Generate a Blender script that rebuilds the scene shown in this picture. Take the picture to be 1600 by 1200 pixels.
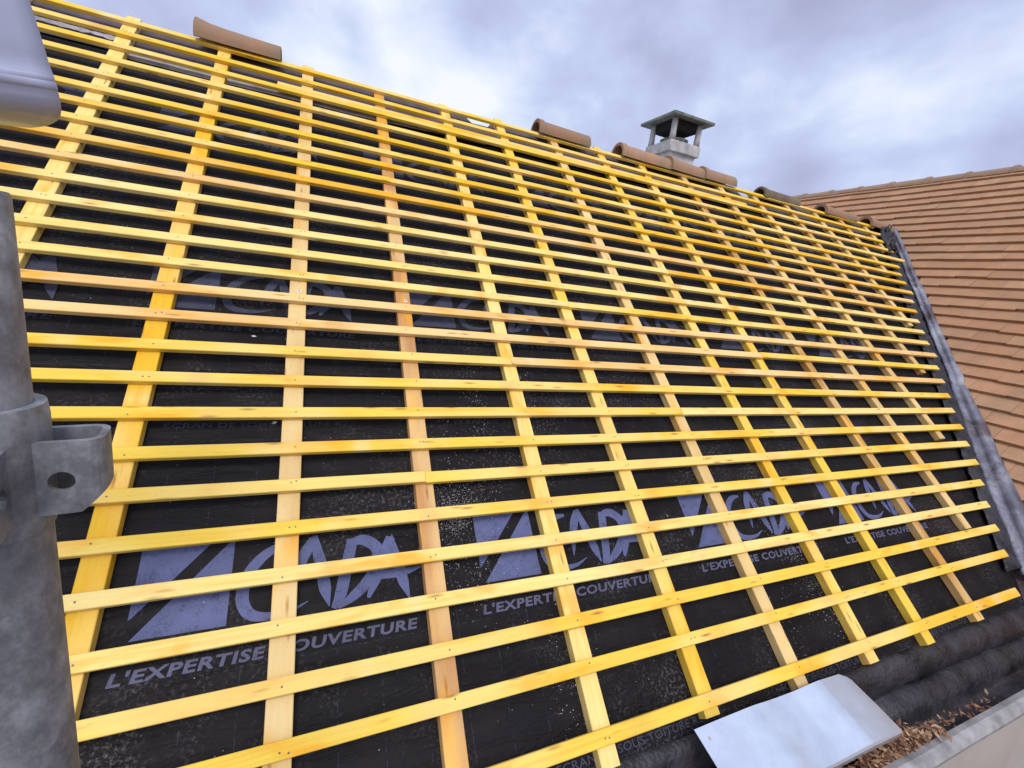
import bpy, bmesh, math, random
from mathutils import Vector, Matrix, noise as mnoise
R = math.radians
random.seed(7)
for o in list(bpy.data.objects): bpy.data.objects.remove(o)
S = bpy.context.scene
COL = S.collection

# ------------------------------------------------------------------ camera
cam_d = bpy.data.cameras.new("camera"); cam = bpy.data.objects.new("camera", cam_d); COL.objects.link(cam)
cam_d.sensor_width = 36.0; cam_d.lens = 16.0092; cam_d.clip_start = 0.01; cam_d.clip_end = 5000
yaw, pitch, roll = 0.42963364575, -0.21357963588, 0.12125360381
fw = Vector((math.sin(yaw)*math.cos(pitch), math.cos(yaw)*math.cos(pitch), math.sin(pitch)))
rt0 = Vector((math.cos(yaw), -math.sin(yaw), 0)); up0 = rt0.cross(fw)
rt = math.cos(roll)*rt0 + math.sin(roll)*up0; up = -math.sin(roll)*rt0 + math.cos(roll)*up0
CAM = Vector((0.20714, -3.51322, -1.15865))
m3 = Matrix((rt, up, -fw)).transposed()
cam.matrix_world = Matrix.Translation(CAM) @ m3.to_4x4()
S.camera = cam

# ------------------------------------------------------------------ light
S.view_settings.view_transform = 'Standard'; S.view_settings.look = 'None'
S.view_settings.gamma = 1.0; S.view_settings.exposure = 0.22
SUN_EL, SUN_AZ = 52.0, 196.0          # azimuth clockwise from +Y
W = bpy.data.worlds.new("World"); S.world = W; W.use_nodes = True
nt = W.node_tree; nt.nodes.clear()
def N(t, **k):
    n = nt.nodes.new(t)
    for a, b in k.items(): setattr(n, a, b)
    return n
def L(a, b): nt.links.new(a, b)
def ramp(n, stops):
    cr = n.color_ramp
    while len(cr.elements) > 1: cr.elements.remove(cr.elements[-1])
    for i, (p, c) in enumerate(stops):
        e = cr.elements[0] if i == 0 else cr.elements.new(p)
        e.position = p; e.color = (*c, 1)
def math_n(op, a, b=None, clamp=False):
    n = N('ShaderNodeMath', operation=op, use_clamp=clamp)
    for i, v in enumerate((a, b)):
        if v is None: continue
        if isinstance(v, (int, float)): n.inputs[i].default_value = v
        else: L(v, n.inputs[i])
    return n.outputs[0]
tc = N('ShaderNodeTexCoord')
sky = N('ShaderNodeTexSky', sky_type='NISHITA', sun_disc=False, sun_elevation=R(SUN_EL), sun_rotation=R(SUN_AZ))
mp = N('ShaderNodeMapping'); mp.inputs['Location'].default_value = (3.1, 0.4, 1.7); mp.inputs['Scale'].default_value = (1, 1, 1.5)
L(tc.outputs['Generated'], mp.inputs['Vector'])
n1 = N('ShaderNodeTexNoise'); n1.inputs['Scale'].default_value = 2.9; n1.inputs['Detail'].default_value = 7; n1.inputs['Roughness'].default_value = .5
n1.inputs['Distortion'].default_value = .15
L(mp.outputs[0], n1.inputs['Vector'])
def blob(d, p):
    v = N('ShaderNodeVectorMath', operation='DOT_PRODUCT'); v.inputs[1].default_value = Vector(d).normalized()
    nm = N('ShaderNodeVectorMath', operation='NORMALIZE'); L(tc.outputs['Generated'], nm.inputs[0]); L(nm.outputs[0], v.inputs[0])
    return math_n('POWER', math_n('MAXIMUM', v.outputs['Value'], 0.0), p)
def skydir(x, y): return rt*((x-800)/711.5) + up*(-(y-600)/711.5) + fw
f = n1.outputs['Fac']
f = math_n('ADD', f, math_n('MULTIPLY', blob(skydir(560, 150), 60), .17))
f = math_n('ADD', f, math_n('MULTIPLY', blob(skydir(760, 190), 260), .08))
f = math_n('SUBTRACT', f, math_n('MULTIPLY', blob(skydir(770, 10), 90), .10))
f = math_n('SUBTRACT', f, math_n('MULTIPLY', blob(skydir(1250, 265), 700), .12))
f = math_n('SUBTRACT', f, math_n('MULTIPLY', blob(skydir(1290, 60), 60), .05))
rp = N('ShaderNodeValToRGB'); L(f, rp.inputs['Fac'])
ramp(rp, [(.34, (.40, .42, .60)), (.43, (.47, .51, .73)), (.51, (.55, .62, .86)), (.58, (.69, .77, .95)), (.68, (.90, .93, .99))])
# overcast: brightest overhead and towards the veiled sun
sun_v = Vector((math.sin(R(SUN_AZ))*math.cos(R(SUN_EL)), math.cos(R(SUN_AZ))*math.cos(R(SUN_EL)), math.sin(R(SUN_EL))))
boost = math_n('ADD', 1.0, math_n('MULTIPLY', blob(sun_v, 2.0), 1.1))
vm = N('ShaderNodeVectorMath', operation='SCALE'); L(rp.outputs['Color'], vm.inputs[0]); L(boost, vm.inputs['Scale'])
bg1 = N('ShaderNodeBackground'); L(vm.outputs[0], bg1.inputs['Color']); bg1.inputs['Strength'].default_value = 0.97
bg2 = N('ShaderNodeBackground'); L(sky.outputs[0], bg2.inputs['Color']); bg2.inputs['Strength'].default_value = 0.09
mx = N('ShaderNodeMixShader'); mx.inputs[0].default_value = .12; L(bg1.outputs[0], mx.inputs[1]); L(bg2.outputs[0], mx.inputs[2])
wo = N('ShaderNodeOutputWorld'); L(mx.outputs[0], wo.inputs['Surface'])
sd = bpy.data.lights.new("sun", 'SUN'); so = bpy.data.objects.new("sun", sd); COL.objects.link(so)
sd.energy = 1.5; sd.angle = R(18); sd.color = (1, .95, .86)
so.rotation_euler = (-sun_v).to_track_quat('-Z', 'Y').to_euler()

# ------------------------------------------------------------------ frames
A = 0.7387423; CA, SA = math.cos(A), math.sin(A)
DV = Vector((0, -CA, -SA)); NV = Vector((0, -SA, CA)); XV = Vector((1, 0, 0))
def P(u, v, h=0.0): return XV*u + DV*v + NV*h
def h_under(u, v):
    """lie of the underlay over the rafters: a shallow sag between them and small wrinkles"""
    n = mnoise.noise(Vector((u*2.1, v*2.7, 3.3)))*.0045 + mnoise.noise(Vector((u*8, v*6, 9.1)))*.0022
    return -.0590 + n

# ------------------------------------------------------------------ materials
def mat(name):
    m = bpy.data.materials.new(name); m.use_nodes = True
    return m, m.node_tree, m.node_tree.nodes['Principled BSDF']
class G:
    def __init__(s, t): s.t = t
    def n(s, ty, **k):
        x = s.t.nodes.new(ty)
        for a, b in k.items(): setattr(x, a, b)
        return x
    def l(s, a, b): s.t.links.new(a, b)
    def coord(s, scale=(1, 1, 1), kind='Object', rnd=False):
        c = s.n('ShaderNodeTexCoord'); m = s.n('ShaderNodeMapping'); m.inputs['Scale'].default_value = scale
        s.l(c.outputs[kind], m.inputs['Vector'])
        if rnd:
            oi = s.n('ShaderNodeObjectInfo'); cx = s.n('ShaderNodeCombineXYZ')
            q = s.n('ShaderNodeMath', operation='MULTIPLY'); q.inputs[1].default_value = 53.0
            s.l(oi.outputs['Random'], q.inputs[0])
            for i in range(3): s.l(q.outputs[0], cx.inputs[i])
            s.l(cx.outputs[0], m.inputs['Location'])
        return m.outputs[0]
    def noise(s, v, sc, det=4, ro=.55, di=0):
        x = s.n('ShaderNodeTexNoise'); s.l(v, x.inputs['Vector']); x.inputs['Scale'].default_value = sc
        x.inputs['Detail'].default_value = det; x.inputs['Roughness'].default_value = ro; x.inputs['Distortion'].default_value = di
        return x.outputs['Fac']
    def ramp(s, v, stops):
        x = s.n('ShaderNodeValToRGB'); s.l(v, x.inputs['Fac']); ramp(x, [(p, c if not isinstance(c, (int, float)) else (c,)*3) for p, c in stops]); return x.outputs['Color']
    def mix(s, f, a, b, mode='MIX'):
        x = s.n('ShaderNodeMix', data_type='RGBA', blend_type=mode)
        for i, v in ((0, f), (6, a), (7, b)):
            if isinstance(v, (int, float)): x.inputs[i].default_value = v
            elif isinstance(v, tuple): x.inputs[i].default_value = (*v, 1)
            else: s.l(v, x.inputs[i])
        return x.outputs[2]
    def m(s, op, a, b=None):
        x = s.n('ShaderNodeMath', operation=op)
        for i, v in enumerate((a, b)):
            if v is None: continue
            if isinstance(v, (int, float)): x.inputs[i].default_value = v
            else: s.l(v, x.inputs[i])
        return x.outputs[0]
    def bump(s, bs, v, st, dist=.002):
        b = s.n('ShaderNodeBump'); b.inputs['Strength'].default_value = st; b.inputs['Distance'].default_value = dist
        s.l(v, b.inputs['Height']); s.l(b.outputs[0], bs.inputs['Normal'])

def mat_wood():
    m, t, b = mat("treated_softwood"); g = G(t)
    at = g.n('ShaderNodeAttribute', attribute_name='tint')
    v = g.coord((1.1, 34, 34), rnd=True)
    grain = g.noise(v, 3.0, 5, .6, .6)
    col = g.mix(g.ramp(grain, [(.34, 1.0), (.5, .35), (.66, 0.0)]), at.outputs['Color'], (.62, .30, .03))
    col = g.mix(.42, at.outputs['Color'], col)
    v2 = g.coord((1.0, 3.0, 3.0), rnd=True)
    st = g.noise(v2, 3.6, 3, .55, .3)
    col = g.mix(g.ramp(st, [(.53, 0.0), (.66, .72)]), col, (.76, .345, .012))
    st2 = g.noise(v2, 1.7, 2, .5)
    col = g.mix(g.ramp(st2, [(.42, .38), (.55, 0.0)]), col, (.86, .66, .30))
    v3 = g.coord((5.5, 30, 30), rnd=True)
    vo = g.n('ShaderNodeTexVoronoi'); vo.inputs['Scale'].default_value = 1.0; vo.inputs['Randomness'].default_value = 1.0; g.l(v3, vo.inputs['Vector'])
    col = g.mix(g.ramp(vo.outputs['Distance'], [(.04, .85), (.11, .45), (.20, 0.0)]), col, (.30, .125, .025))
    dirt = g.noise(g.coord((6, 40, 40), rnd=True), 6, 3, .7)
    col = g.mix(g.ramp(dirt, [(.60, 0.0), (.76, .45)]), col, (.28, .18, .08))
    g.l(col, b.inputs['Base Color']); b.inputs['Roughness'].default_value = .72
    b.inputs['Specular IOR Level'].default_value = .25
    g.bump(b, grain, .35, .0012)
    return m

def mat_underlay():
    m, t, b = mat("black_underlay"); g = G(t)
    uv = g.coord((1, 1, 1), 'UV')
    sx = g.n('ShaderNodeSeparateXYZ'); g.l(uv, sx.inputs[0])
    n = g.noise(uv, 3.2, 5, .6)
    col = g.ramp(n, [(.32, (.0064, .0050, .0055)), (.52, (.0092, .0075, .0082)), (.72, (.018, .0145, .0150))])
    def lines(axis, pitch, wd):
        fr = g.m('FRACT', g.m('DIVIDE', sx.outputs[axis], pitch))
        return g.m('LESS_THAN', g.m('ABSOLUTE', g.m('SUBTRACT', fr, .5)), wd/pitch/2)
    dash = g.m('GREATER_THAN', g.noise(uv, 60, 2), .52)
    ln = g.m('MAXIMUM', lines(0, .119, .0016), lines(1, .223, .0016))
    col = g.mix(g.m('MULTIPLY', g.m('MULTIPLY', ln, dash), .42), col, (.07, .08, .12))
    du = g.noise(uv, 2.0, 6, .72)
    du2 = g.noise(uv, 90, 3, .7)
    dm = g.m('MULTIPLY', g.ramp(du, [(.50, 0.0), (.68, 1.0)]), g.ramp(du2, [(.50, 0.0), (.66, 1.0)]))
    col = g.mix(g.m('MULTIPLY', dm, .7), col, (.17, .15, .145))
    g.l(col, b.inputs['Base Color'])
    g.l(g.ramp(n, [(.3, .52), (.7, .70)]), b.inputs['Roughness']); b.inputs['Specular IOR Level'].default_value = .15
    w = g.noise(g.coord((2, 9, 1), 'UV'), 2.2, 5, .6, .8)
    g.bump(b, w, .8, .018)
    return m

def mat_simple(name, c, ro, var=.25, sc=8, bump=.2, metal=0, spec=.4, dark=None, scale=(1, 1, 1), bd=.003):
    m, t, b = mat(name); g = G(t); v = g.coord(scale)
    n = g.noise(v, sc, 6, .62)
    d = dark or tuple(x*(1-var) for x in c); l = tuple(min(1, x*(1+var)) for x in c)
    g.l(g.ramp(n, [(.33, d), (.5, c), (.68, l)]), b.inputs['Base Color'])
    b.inputs['Roughness'].default_value = ro; b.inputs['Metallic'].default_value = metal; b.inputs['Specular IOR Level'].default_value = spec
    n2 = g.noise(v, sc*5, 4, .6); g.bump(b, n2, bump, bd)
    return m

def mat_tile(name, c, lichen):
    m, t, b = mat(name); g = G(t)
    at = g.n('ShaderNodeAttribute', attribute_name='tint')
    v = g.coord((1, 1, 1)); n = g.noise(v, 9, 6, .65); f = g.noise(v, 70, 4, .7)
    col = g.mix(g.ramp(n, [(.35, .55), (.6, 0.0)]), at.outputs['Color'], tuple(x*.70 for x in c))
    col = g.mix(g.ramp(f, [(.55, 0.0), (.75, .4)]), col, tuple(min(1, x*1.35) for x in c))
    li = g.noise(v, 3.2, 6, .7)
    col = g.mix(g.ramp(li, [(.50, 0.0), (.70, lichen)]), col, (.20, .19, .12))
    g.l(col, b.inputs['Base Color']); b.inputs['Roughness'].default_value = .85; b.inputs['Specular IOR Level'].default_value = .2
    g.bump(b, f, .4, .003)
    return m

def mat_zinc():
    m, t, b = mat("weathered_zinc"); g = G(t); v = g.coord((1, 1, 1))
    n = g.noise(v, 5, 6, .65, .4); n2 = g.noise(v, 22, 4, .6)
    col = g.ramp(n, [(.30, (.075, .065, .075)), (.45, (.16, .155, .19)), (.60, (.27, .262, .285)), (.76, (.45, .445, .47))])
    rust = g.noise(v, 2.6, 6, .7, .6)
    col = g.mix(g.ramp(rust, [(.50, 0.0), (.60, .8)]), col, (.075, .045, .04))
    g.l(col, b.inputs['Base Color']); b.inputs['Metallic'].default_value = .35; b.inputs['Roughness'].default_value = .5
    g.bump(b, n2, .35, .006)
    return m

def mat_galv():
    m, t, b = mat("galvanised_steel"); g = G(t); v = g.coord((1, 1, .75))
    n = g.m('ADD', g.m('MULTIPLY', g.noise(v, 14, 9, .66, .2), .62), g.m('MULTIPLY', g.noise(v, 75, 5, .7), .38)); n2 = g.noise(v, 90, 4, .65)
    col = g.ramp(n, [(.34, (.070, .070, .078)), (.46, (.16, .16, .17)), (.57, (.28, .285, .305)), (.70, (.55, .56, .58))])
    gr = g.noise(v, 14, 4, .6); col = g.mix(g.ramp(gr, [(.56, 0.0), (.72, .5)]), col, (.15, .25, .27))
    ru = g.noise(v, 11, 5, .7); col = g.mix(g.ramp(ru, [(.62, 0.0), (.75, .45)]), col, (.20, .13, .09))
    g.l(col, b.inputs['Base Color']); b.inputs['Metallic'].default_value = .25
    g.l(g.ramp(n2, [(.3, .42), (.7, .68)]), b.inputs['Roughness'])
    g.bump(b, n2, .25, .0012)
    return m

M_WOOD = mat_wood(); M_UND = mat_underlay(); M_ZINC = mat_zinc(); M_GALV = mat_galv()
M_TILE = mat_tile("clay_tile", (.42, .24, .135), .22); M_RIDGE = mat_tile("old_ridge_tile", (.34, .20, .12), .5)
def mat_print(name, c, wear):
    m, t, b = mat(name); g = G(t); v = g.coord((1, 1, 1), 'UV')
    n = g.noise(v, 26, 7, .72); n2 = g.noise(v, 5, 4, .6); gr = g.noise(v, 160, 2, .6)
    w_ = g.m('ADD', g.m('MULTIPLY', n, .62), g.m('MULTIPLY', gr, .38))
    col = g.mix(g.ramp(n2, [(.35, .45), (.65, 0.0)]), c, tuple(x*.55 for x in c))
    col = g.mix(g.ramp(w_, [(.50, 0.0), (.64, wear)]), col, (.012, .011, .015))
    g.l(col, b.inputs['Base Color']); b.inputs['Roughness'].default_value = .6; b.inputs['Specular IOR Level'].default_value = .15
    g.bump(b, g.noise(g.coord((3, 9, 1), 'UV'), 2.2, 4, .6, .5), .5, .012); return m
M_PRINT = mat_print("lavender_print", (.116, .128, .245), .55)
M_PRINT2 = mat_print("grey_shade_print", (.058, .060, .090), .6)  # grey small print, and upper logos with batten shade in the colour
M_PRINT3 = mat_print("faint_shade_print", (.044, .046, .060), .7)  # faint small print, and upper lettering with batten shade in the colour
M_TXT = mat_print("muted_print", (.118, .115, .180), .5)
M_DECK = mat_simple("old_dark_boards", (.055, .034, .036), .85, .5, 6, .5, scale=(1, 6, 6))
M_OLDU = mat_simple("brown_upper_strip", (.088, .062, .068), .75, .4, 5, .5, bd=.01)
M_LIP = mat_simple("grey_torn_edge", (.34, .31, .32), .8, .35, 12, .4)
M_CONC = mat_simple("grey_concrete", (.42, .395, .375), .9, .30, 9, .35)
M_CAP = mat_simple("mossy_concrete", (.17, .185, .155), .95, .45, 9, .6)
M_REND = mat_simple("beige_render", (.40, .345, .30), .9, .12, 1.6, .25)
M_RIM = mat_simple("pale_zinc_rim", (.32, .305, .295), .6, .35, 10, .3, metal=.2)
M_WHITE = mat_simple("pale_galvanised_sheet", (.58, .63, .70), .22, .10, 9, .06, metal=.6, spec=.5)
M_SHEET = mat_simple("glossy_grey_plastic", (.36, .37, .48), .24, .06, 4, .05, spec=.5)
M_NAIL = mat_simple("nail_steel", (.10, .09, .08), .5, .2, 30, .1, metal=.6)
M_WASH = mat_simple("bright_washer", (.75, .72, .72), .4, .1, 30, .1, metal=.3)
M_RUBBER = mat_simple("black_rubber_sheet", (.026, .024, .027), .42, .7, 9, .9, bd=.01, spec=.4)
M_DARK = mat_simple("dark_hollow_fill", (.012, .011, .011), .9, .3, 8, .2)
M_GROUND = mat_simple("ground_gravel", (.20, .19, .16), .95, .4, 3, .4)
M_CHIP = mat_simple("pale_sawdust", (.56, .51, .48), .9, .25, 40, .1)
def mat_leaf():
    m, t, b = mat("dry_leaves"); g = G(t); at = g.n('ShaderNodeAttribute', attribute_name='tint')
    n = g.noise(g.coord(), 60, 4); col = g.mix(g.ramp(n, [(.4, .6), (.6, 0.0)]), at.outputs['Color'], (.08, .035, .02))
    g.l(col, b.inputs['Base Color']); b.inputs['Roughness'].default_value = .8; return m
M_LEAF = mat_leaf()

# ------------------------------------------------------------------ mesh helpers
class MB:
    def __init__(s): s.v = []; s.f = []; s.c = []; s.mi = []; s.uv = []
    def vert(s, p, c=(1, 1, 1), uv=(0, 0)):
        s.v.append(tuple(p)); s.c.append(c); s.uv.append(uv); return len(s.v)-1
    def face(s, idx, mi=0): s.f.append(tuple(idx)); s.mi.append(mi)
    def box(s, c, e, axes=None, col=(1, 1, 1), mi=0):
        ax = axes or (Vector((1, 0, 0)), Vector((0, 1, 0)), Vector((0, 0, 1))); c = Vector(c); ids = []
        for k in (-1, 1):
            for j in (-1, 1):
                for i in (-1, 1): ids.append(s.vert(c+ax[0]*e[0]*i+ax[1]*e[1]*j+ax[2]*e[2]*k, col))
        for q in ((0, 2, 3, 1), (4, 5, 7, 6), (0, 1, 5, 4), (2, 6, 7, 3), (0, 4, 6, 2), (1, 3, 7, 5)): s.face([ids[i] for i in q], mi)
    def loft(s, rings, closed=True, caps=True, cols=None, mi=0):
        idx = []
        for k, r in enumerate(rings): idx.append([s.vert(p, cols[k] if cols else (1, 1, 1)) for p in r])
        n = len(rings[0])
        for a, b in zip(idx[:-1], idx[1:]):
            for i in range(n if closed else n-1):
                j = (i+1) % n; s.face((a[i], a[j], b[j], b[i]), mi)
        if caps and closed: s.face(list(reversed(idx[0])), mi); s.face(idx[-1], mi)
    def build(s, name, mats, parent=None, origin=None, smooth=False, solid=0, bevel=0):
        o0 = Vector(origin) if origin is not None else Vector((0, 0, 0))
        me = bpy.data.meshes.new(name); me.from_pydata([tuple(Vector(p)-o0) for p in s.v], [], s.f)
        for m in (mats if isinstance(mats, (list, tuple)) else [mats]): me.materials.append(m)
        at = me.color_attributes.new('tint', 'FLOAT_COLOR', 'POINT')
        for i, c in enumerate(s.c): at.data[i].color = (*c, 1)
        ul = me.uv_layers.new(name='UVMap')
        for lp in me.loops: ul.data[lp.index].uv = s.uv[lp.vertex_index]
        me.polygons.foreach_set('material_index', s.mi); me.polygons.foreach_set('use_smooth', [smooth]*len(s.f))
        bm = bmesh.new(); bm.from_mesh(me); bmesh.ops.recalc_face_normals(bm, faces=bm.faces); bm.to_mesh(me); bm.free()
        me.update()
        ob = bpy.data.objects.new(name, me); COL.objects.link(ob); ob.location = o0
        if parent is not None:
            ob.parent = parent; ob.location = o0 - parent.location
        if bevel:
            b = ob.modifiers.new('bevel', 'BEVEL'); b.width = bevel; b.segments = 2; b.limit_method = 'ANGLE'; b.angle_limit = R(40)
        if solid:
            q = ob.modifiers.new('solid', 'SOLIDIFY'); q.thickness = solid; q.offset = 0
        return ob
def tag(o, label=None, cat=None, group=None, kind=None):
    if label: o['label'] = label
    if cat: o['category'] = cat
    if group: o['group'] = group
    if kind: o['kind'] = kind
    return o
def empty(name, loc):
    o = bpy.data.objects.new(name, None); COL.objects.link(o); o.location = loc; o.empty_display_size = .05; return o
def cyl_rings(c, ax, r, zs, seg=32, rr=None):
    ax = Vector(ax).normalized(); a = ax.orthogonal().normalized(); b = ax.cross(a); out = []
    for k, z in enumerate(zs):
        q = rr[k] if rr else r
        out.append([Vector(c)+ax*z+(a*math.cos(t)+b*math.sin(t))*q for t in [2*math.pi*i/seg for i in range(seg)]])
    return out

# ------------------------------------------------------------------ ground and the house shell
GZ = -7.0
gmb = MB(); s_ = 400
for p in ((-s_, -s_), (s_, -s_), (s_, s_), (-s_, s_)): gmb.vert((p[0], p[1], GZ))
gmb.face((0, 1, 2, 3)); tag(gmb.build('ground', M_GROUND), kind='structure')

def val(v): return 6.60 - .712*v            # valley line on the main slope
house = empty('house', (1.5, 0, GZ))
tag(house, 'house whose steep main roof is stripped to battens, with a beige rendered eaves cornice', 'house')
# dark boarded deck under the underlay, its top edge ragged
d = MB(); us = [-3+.1*i for i in range(0, 98)]; vs = [-.2, -.06, .12, .4, 1, 2, 3, 3.72]
def deck_top(u):
    t = -.125 + .014*mnoise.noise(Vector((u*3, 1, 1)))
    for a, b_, dp in ((1.20, 1.44, .122), (4.00, 4.24, .13)):
        if a <= u <= b_: t += dp
    return t
us += [1.20, 1.205, 1.46, 1.465, 4.0, 4.005, 4.26, 4.265]; us = sorted(us)
ids = []
for u in us:
    ids.append([d.vert(P(u, max(v, deck_top(u)), -.080)) for v in vs])
for a, b_ in zip(ids[:-1], ids[1:]):
    for j in range(len(vs)-1): d.face((a[j], b_[j], b_[j+1], a[j+1]))
d.build('roof_deck', M_DECK, house, solid=.006)
b_ = MB(); b_.loft([[Vector((x, .22, -.06)), Vector((x, 2.9, -2.65)), Vector((x, 2.9, -2.75)), Vector((x, .22, -.30))] for x in (-3, 6.4)])
b_.build('back_roof', M_TILE, house)
w = MB(); w.box((1.6, 0.05, (GZ-2.75)/2), (4.6, 2.72, (-2.75-GZ)/2)); w.build('wall', M_REND, house)
# eaves cornice: rendered outer face, zinc lined trough
def sweep(profile, x0, x1, n, mb, jit=0):
    rings = []
    for k in range(n+1):
        x = x0+(x1-x0)*k/n
        rings.append([Vector((x, y+jit*mnoise.noise(Vector((x*2, y*3, 1))), z+jit*mnoise.noise(Vector((x*2, z*3, 7))))) for y, z in profile])
    mb.loft(rings)
XE = 3.72
c_ = MB(); sweep([(-2.975, -2.632), (-2.975, -3.6), (-2.70, -3.6), (-2.70, -2.76), (-2.935, -2.76), (-2.935, -2.632)], -3, XE, 60, c_); c_.build('cornice', M_REND, house)
c_ = MB(); sweep([(-2.990, -2.655), (-2.994, -2.630), (-2.980, -2.612), (-2.960, -2.609), (-2.938, -2.618), (-2.934, -2.640), (-2.9345, -2.640), (-2.9335, -2.630), (-2.9765, -2.630), (-2.9765, -2.655)], -3, XE, 90, c_, .004); c_.build('gutter_rim', M_RIM, house, smooth=False)

# ------------------------------------------------------------------ tiled wing on the right
wing = empty('tiled_wing', (7.4, 0, GZ))
tag(wing, 'neighbouring house wing with an orange-brown plain tile roof running in long uneven courses', 'house wing')
WX = Vector((-1, 0, -.962)).normalized(); WN = Vector((-.962, 0, 1)).normalized(); WO = Vector((7.38, 0, .75)) - WN*.0
def PW(y, s, h=0): return WO + WX*s + Vector((0, y, 0)) + WN*h
t_ = MB(); EXP = .1385; s_top = .045; rows = 39
valley_y = lambda X: -(6.60-X)/.962*.99
for r in range(rows):
    s1 = s_top + (.035 if r == 0 else .035+.055 if r == 1 else .09+EXP*(r-1))   # lower edge of the course
    s0 = s1 - .20
    y = -7.0 + (r % 2)*.115
    while y < 4.0:
        wdt = .23*random.uniform(.97, 1.03); yc = y+wdt/2
        X = (WO+WX*s1).x
        lim = valley_y(X) + .015
        if X > 6.60: ok = True
        else: ok = y < lim
        if ok:
            y1 = y+wdt-.0010
            def yl(s): return min(y1, max(y, valley_y((WO+WX*s).x)+.01)) if (WO+WX*s).x <= 6.60 else y1
            s0c = max(s0, -.02); ya, yb = yl(s0c), yl(s1)
            if yb-y < .004: y += wdt; continue
            j0, j1 = random.gauss(0, .0030), random.gauss(0, .0016)
            wav = .011*mnoise.noise(Vector((yc*1.3, r*.7, 5)))
            h1 = .031+random.gauss(0, .0012)+.003*mnoise.noise(Vector((yc*.9, r*.4, 2))); h0 = -.004
            tn = random.gauss(1, .048); warm = random.gauss(0, .015)
            big = 1+.10*mnoise.noise(Vector((yc*.8, s1*.9, 11)))
            col = (.41*tn*big, (.222+warm*.4)*tn*big, (.120+warm*.3)*tn*big)
            a = [t_.vert(q, col) for q in (PW(y, s0c, h0), PW(ya, s0c, h0), PW(yb, s1+wav+j0+j1, h1), PW(y, s1+wav+j0, h1))]
            e = [t_.vert(q, tuple(x*.9 for x in col)) for q in (PW(yb, s1+wav+j0+j1, h1-.027), PW(y, s1+wav+j0, h1-.027))]
            t_.face(a); t_.face((a[3], a[2], e[0], e[1]))
            t_.face((a[2], a[1], t_.vert(PW(ya, s0c, h0-.01), col), e[0]))
        y += wdt
t_.build('roof_tiles', M_TILE, wing)
b_ = MB()    # boarding under the tiles and the wing's body
b_.loft([[PW(y, 0, -.012), PW(y, 5.4, -.012), PW(y, 5.4, -.08), PW(y, 0, -.08)] for y in (-7.0, -4.6)])
ring = []
b2 = [PW(4.0, 0, -.012), PW(-4.6, 0, -.012), PW(-4.6, 5.4, -.012), PW(valley_y((WO+WX*3.6).x), 3.6, -.012), PW(.0, 1.08, -.012), PW(4.0, 1.08, -.012)]
i_ = [b_.vert(p) for p in b2]; b_.face(i_)
b_.build('roof_deck', M_DECK, wing)
b_ = MB(); b_.loft([[Vector((7.42, y, .70)), Vector((11.0, y, -2.7)), Vector((11.0, y, -2.8)), Vector((7.42, y, .6))] for y in (-7, 4)]); b_.build('back_roof', M_TILE, wing)
b_ = MB(); b_.box((7.6, -1.5, (GZ-2.8)/2), (3.2, 5.4, (-2.8-GZ)/2)); b_.build('wall', M_REND, wing)
def ridge_tile(name, axis, p0, length, r0, r1, parent=None, tilt=0, roll_=0, rim=True, col=None):
    """half-round clay tile: thick shell, wider open end with a rim at the start"""
    axis = Vector(axis).normalized(); side = axis.cross(Vector((0, 0, 1))).normalized(); upv = side.cross(axis)
    mb = MB(); seg = 14; rings = []; cols = []
    stations = [(0, 1.15), (.006, 1.18), (.06, 1.13), (.16, 1.04), (.35, 1.0), (.7, .99), (.985, 1.0), (1.0, .975)]
    if rim: stations = [(0, 1.06), (.012, 1.11), (.09, 1.10), (.105, 1.0), (.5, .995), (.985, 1.0), (1.0, .975)]
    c0 = col or (.34, .20, .12); sh = random.uniform(.9, 1.1)
    for t, k in stations:
        r = (r0+(r1-r0)*t)*k; ring = []
        for i in range(seg+1):
            a = math.pi*(-.06+1.12*i/seg)
            ring.append(Vector(p0)+axis*(t*length)+side*math.cos(a)*r+upv*(math.sin(a)*r*1.02+tilt*t))
        for i in range(seg, -1, -1):
            a = math.pi*(-.06+1.12*i/seg); q = (r0+(r1-r0)*t)*.985-.014
            ring.append(Vector(p0)+axis*(t*length)+side*math.cos(a)*q+upv*(math.sin(a)*q+tilt*t))
        rings.append(ring); cols.append(tuple(x*sh*(1+.06*random.uniform(-1, 1)) for x in c0))
    mb.loft(rings, cols=cols)
    o = mb.build(name, M_RIDGE, parent, origin=p0 if parent is None else Vector(p0), smooth=False)
    for pl in o.data.polygons: pl.use_smooth = len(pl.vertices) == 4
    es = o.modifiers.new('es', 'EDGE_SPLIT'); es.split_angle = R(40)
    return o
joints = [3.1, 2.69, 2.28, 1.86, 1.445, 1.035, .63, .215, -.185, -.60, -1.01, -1.43, -1.84, -2.25, -2.66, -3.07]
for a, b_y in zip(joints[:-1], joints[1:]):
    ridge_tile('ridge_tile', (0, 1, 0), (7.40, b_y-.03, .705+random.uniform(-.004, .004)), a-b_y+.035, .090, .083, wing, col=(.33, .225, .15))

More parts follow.
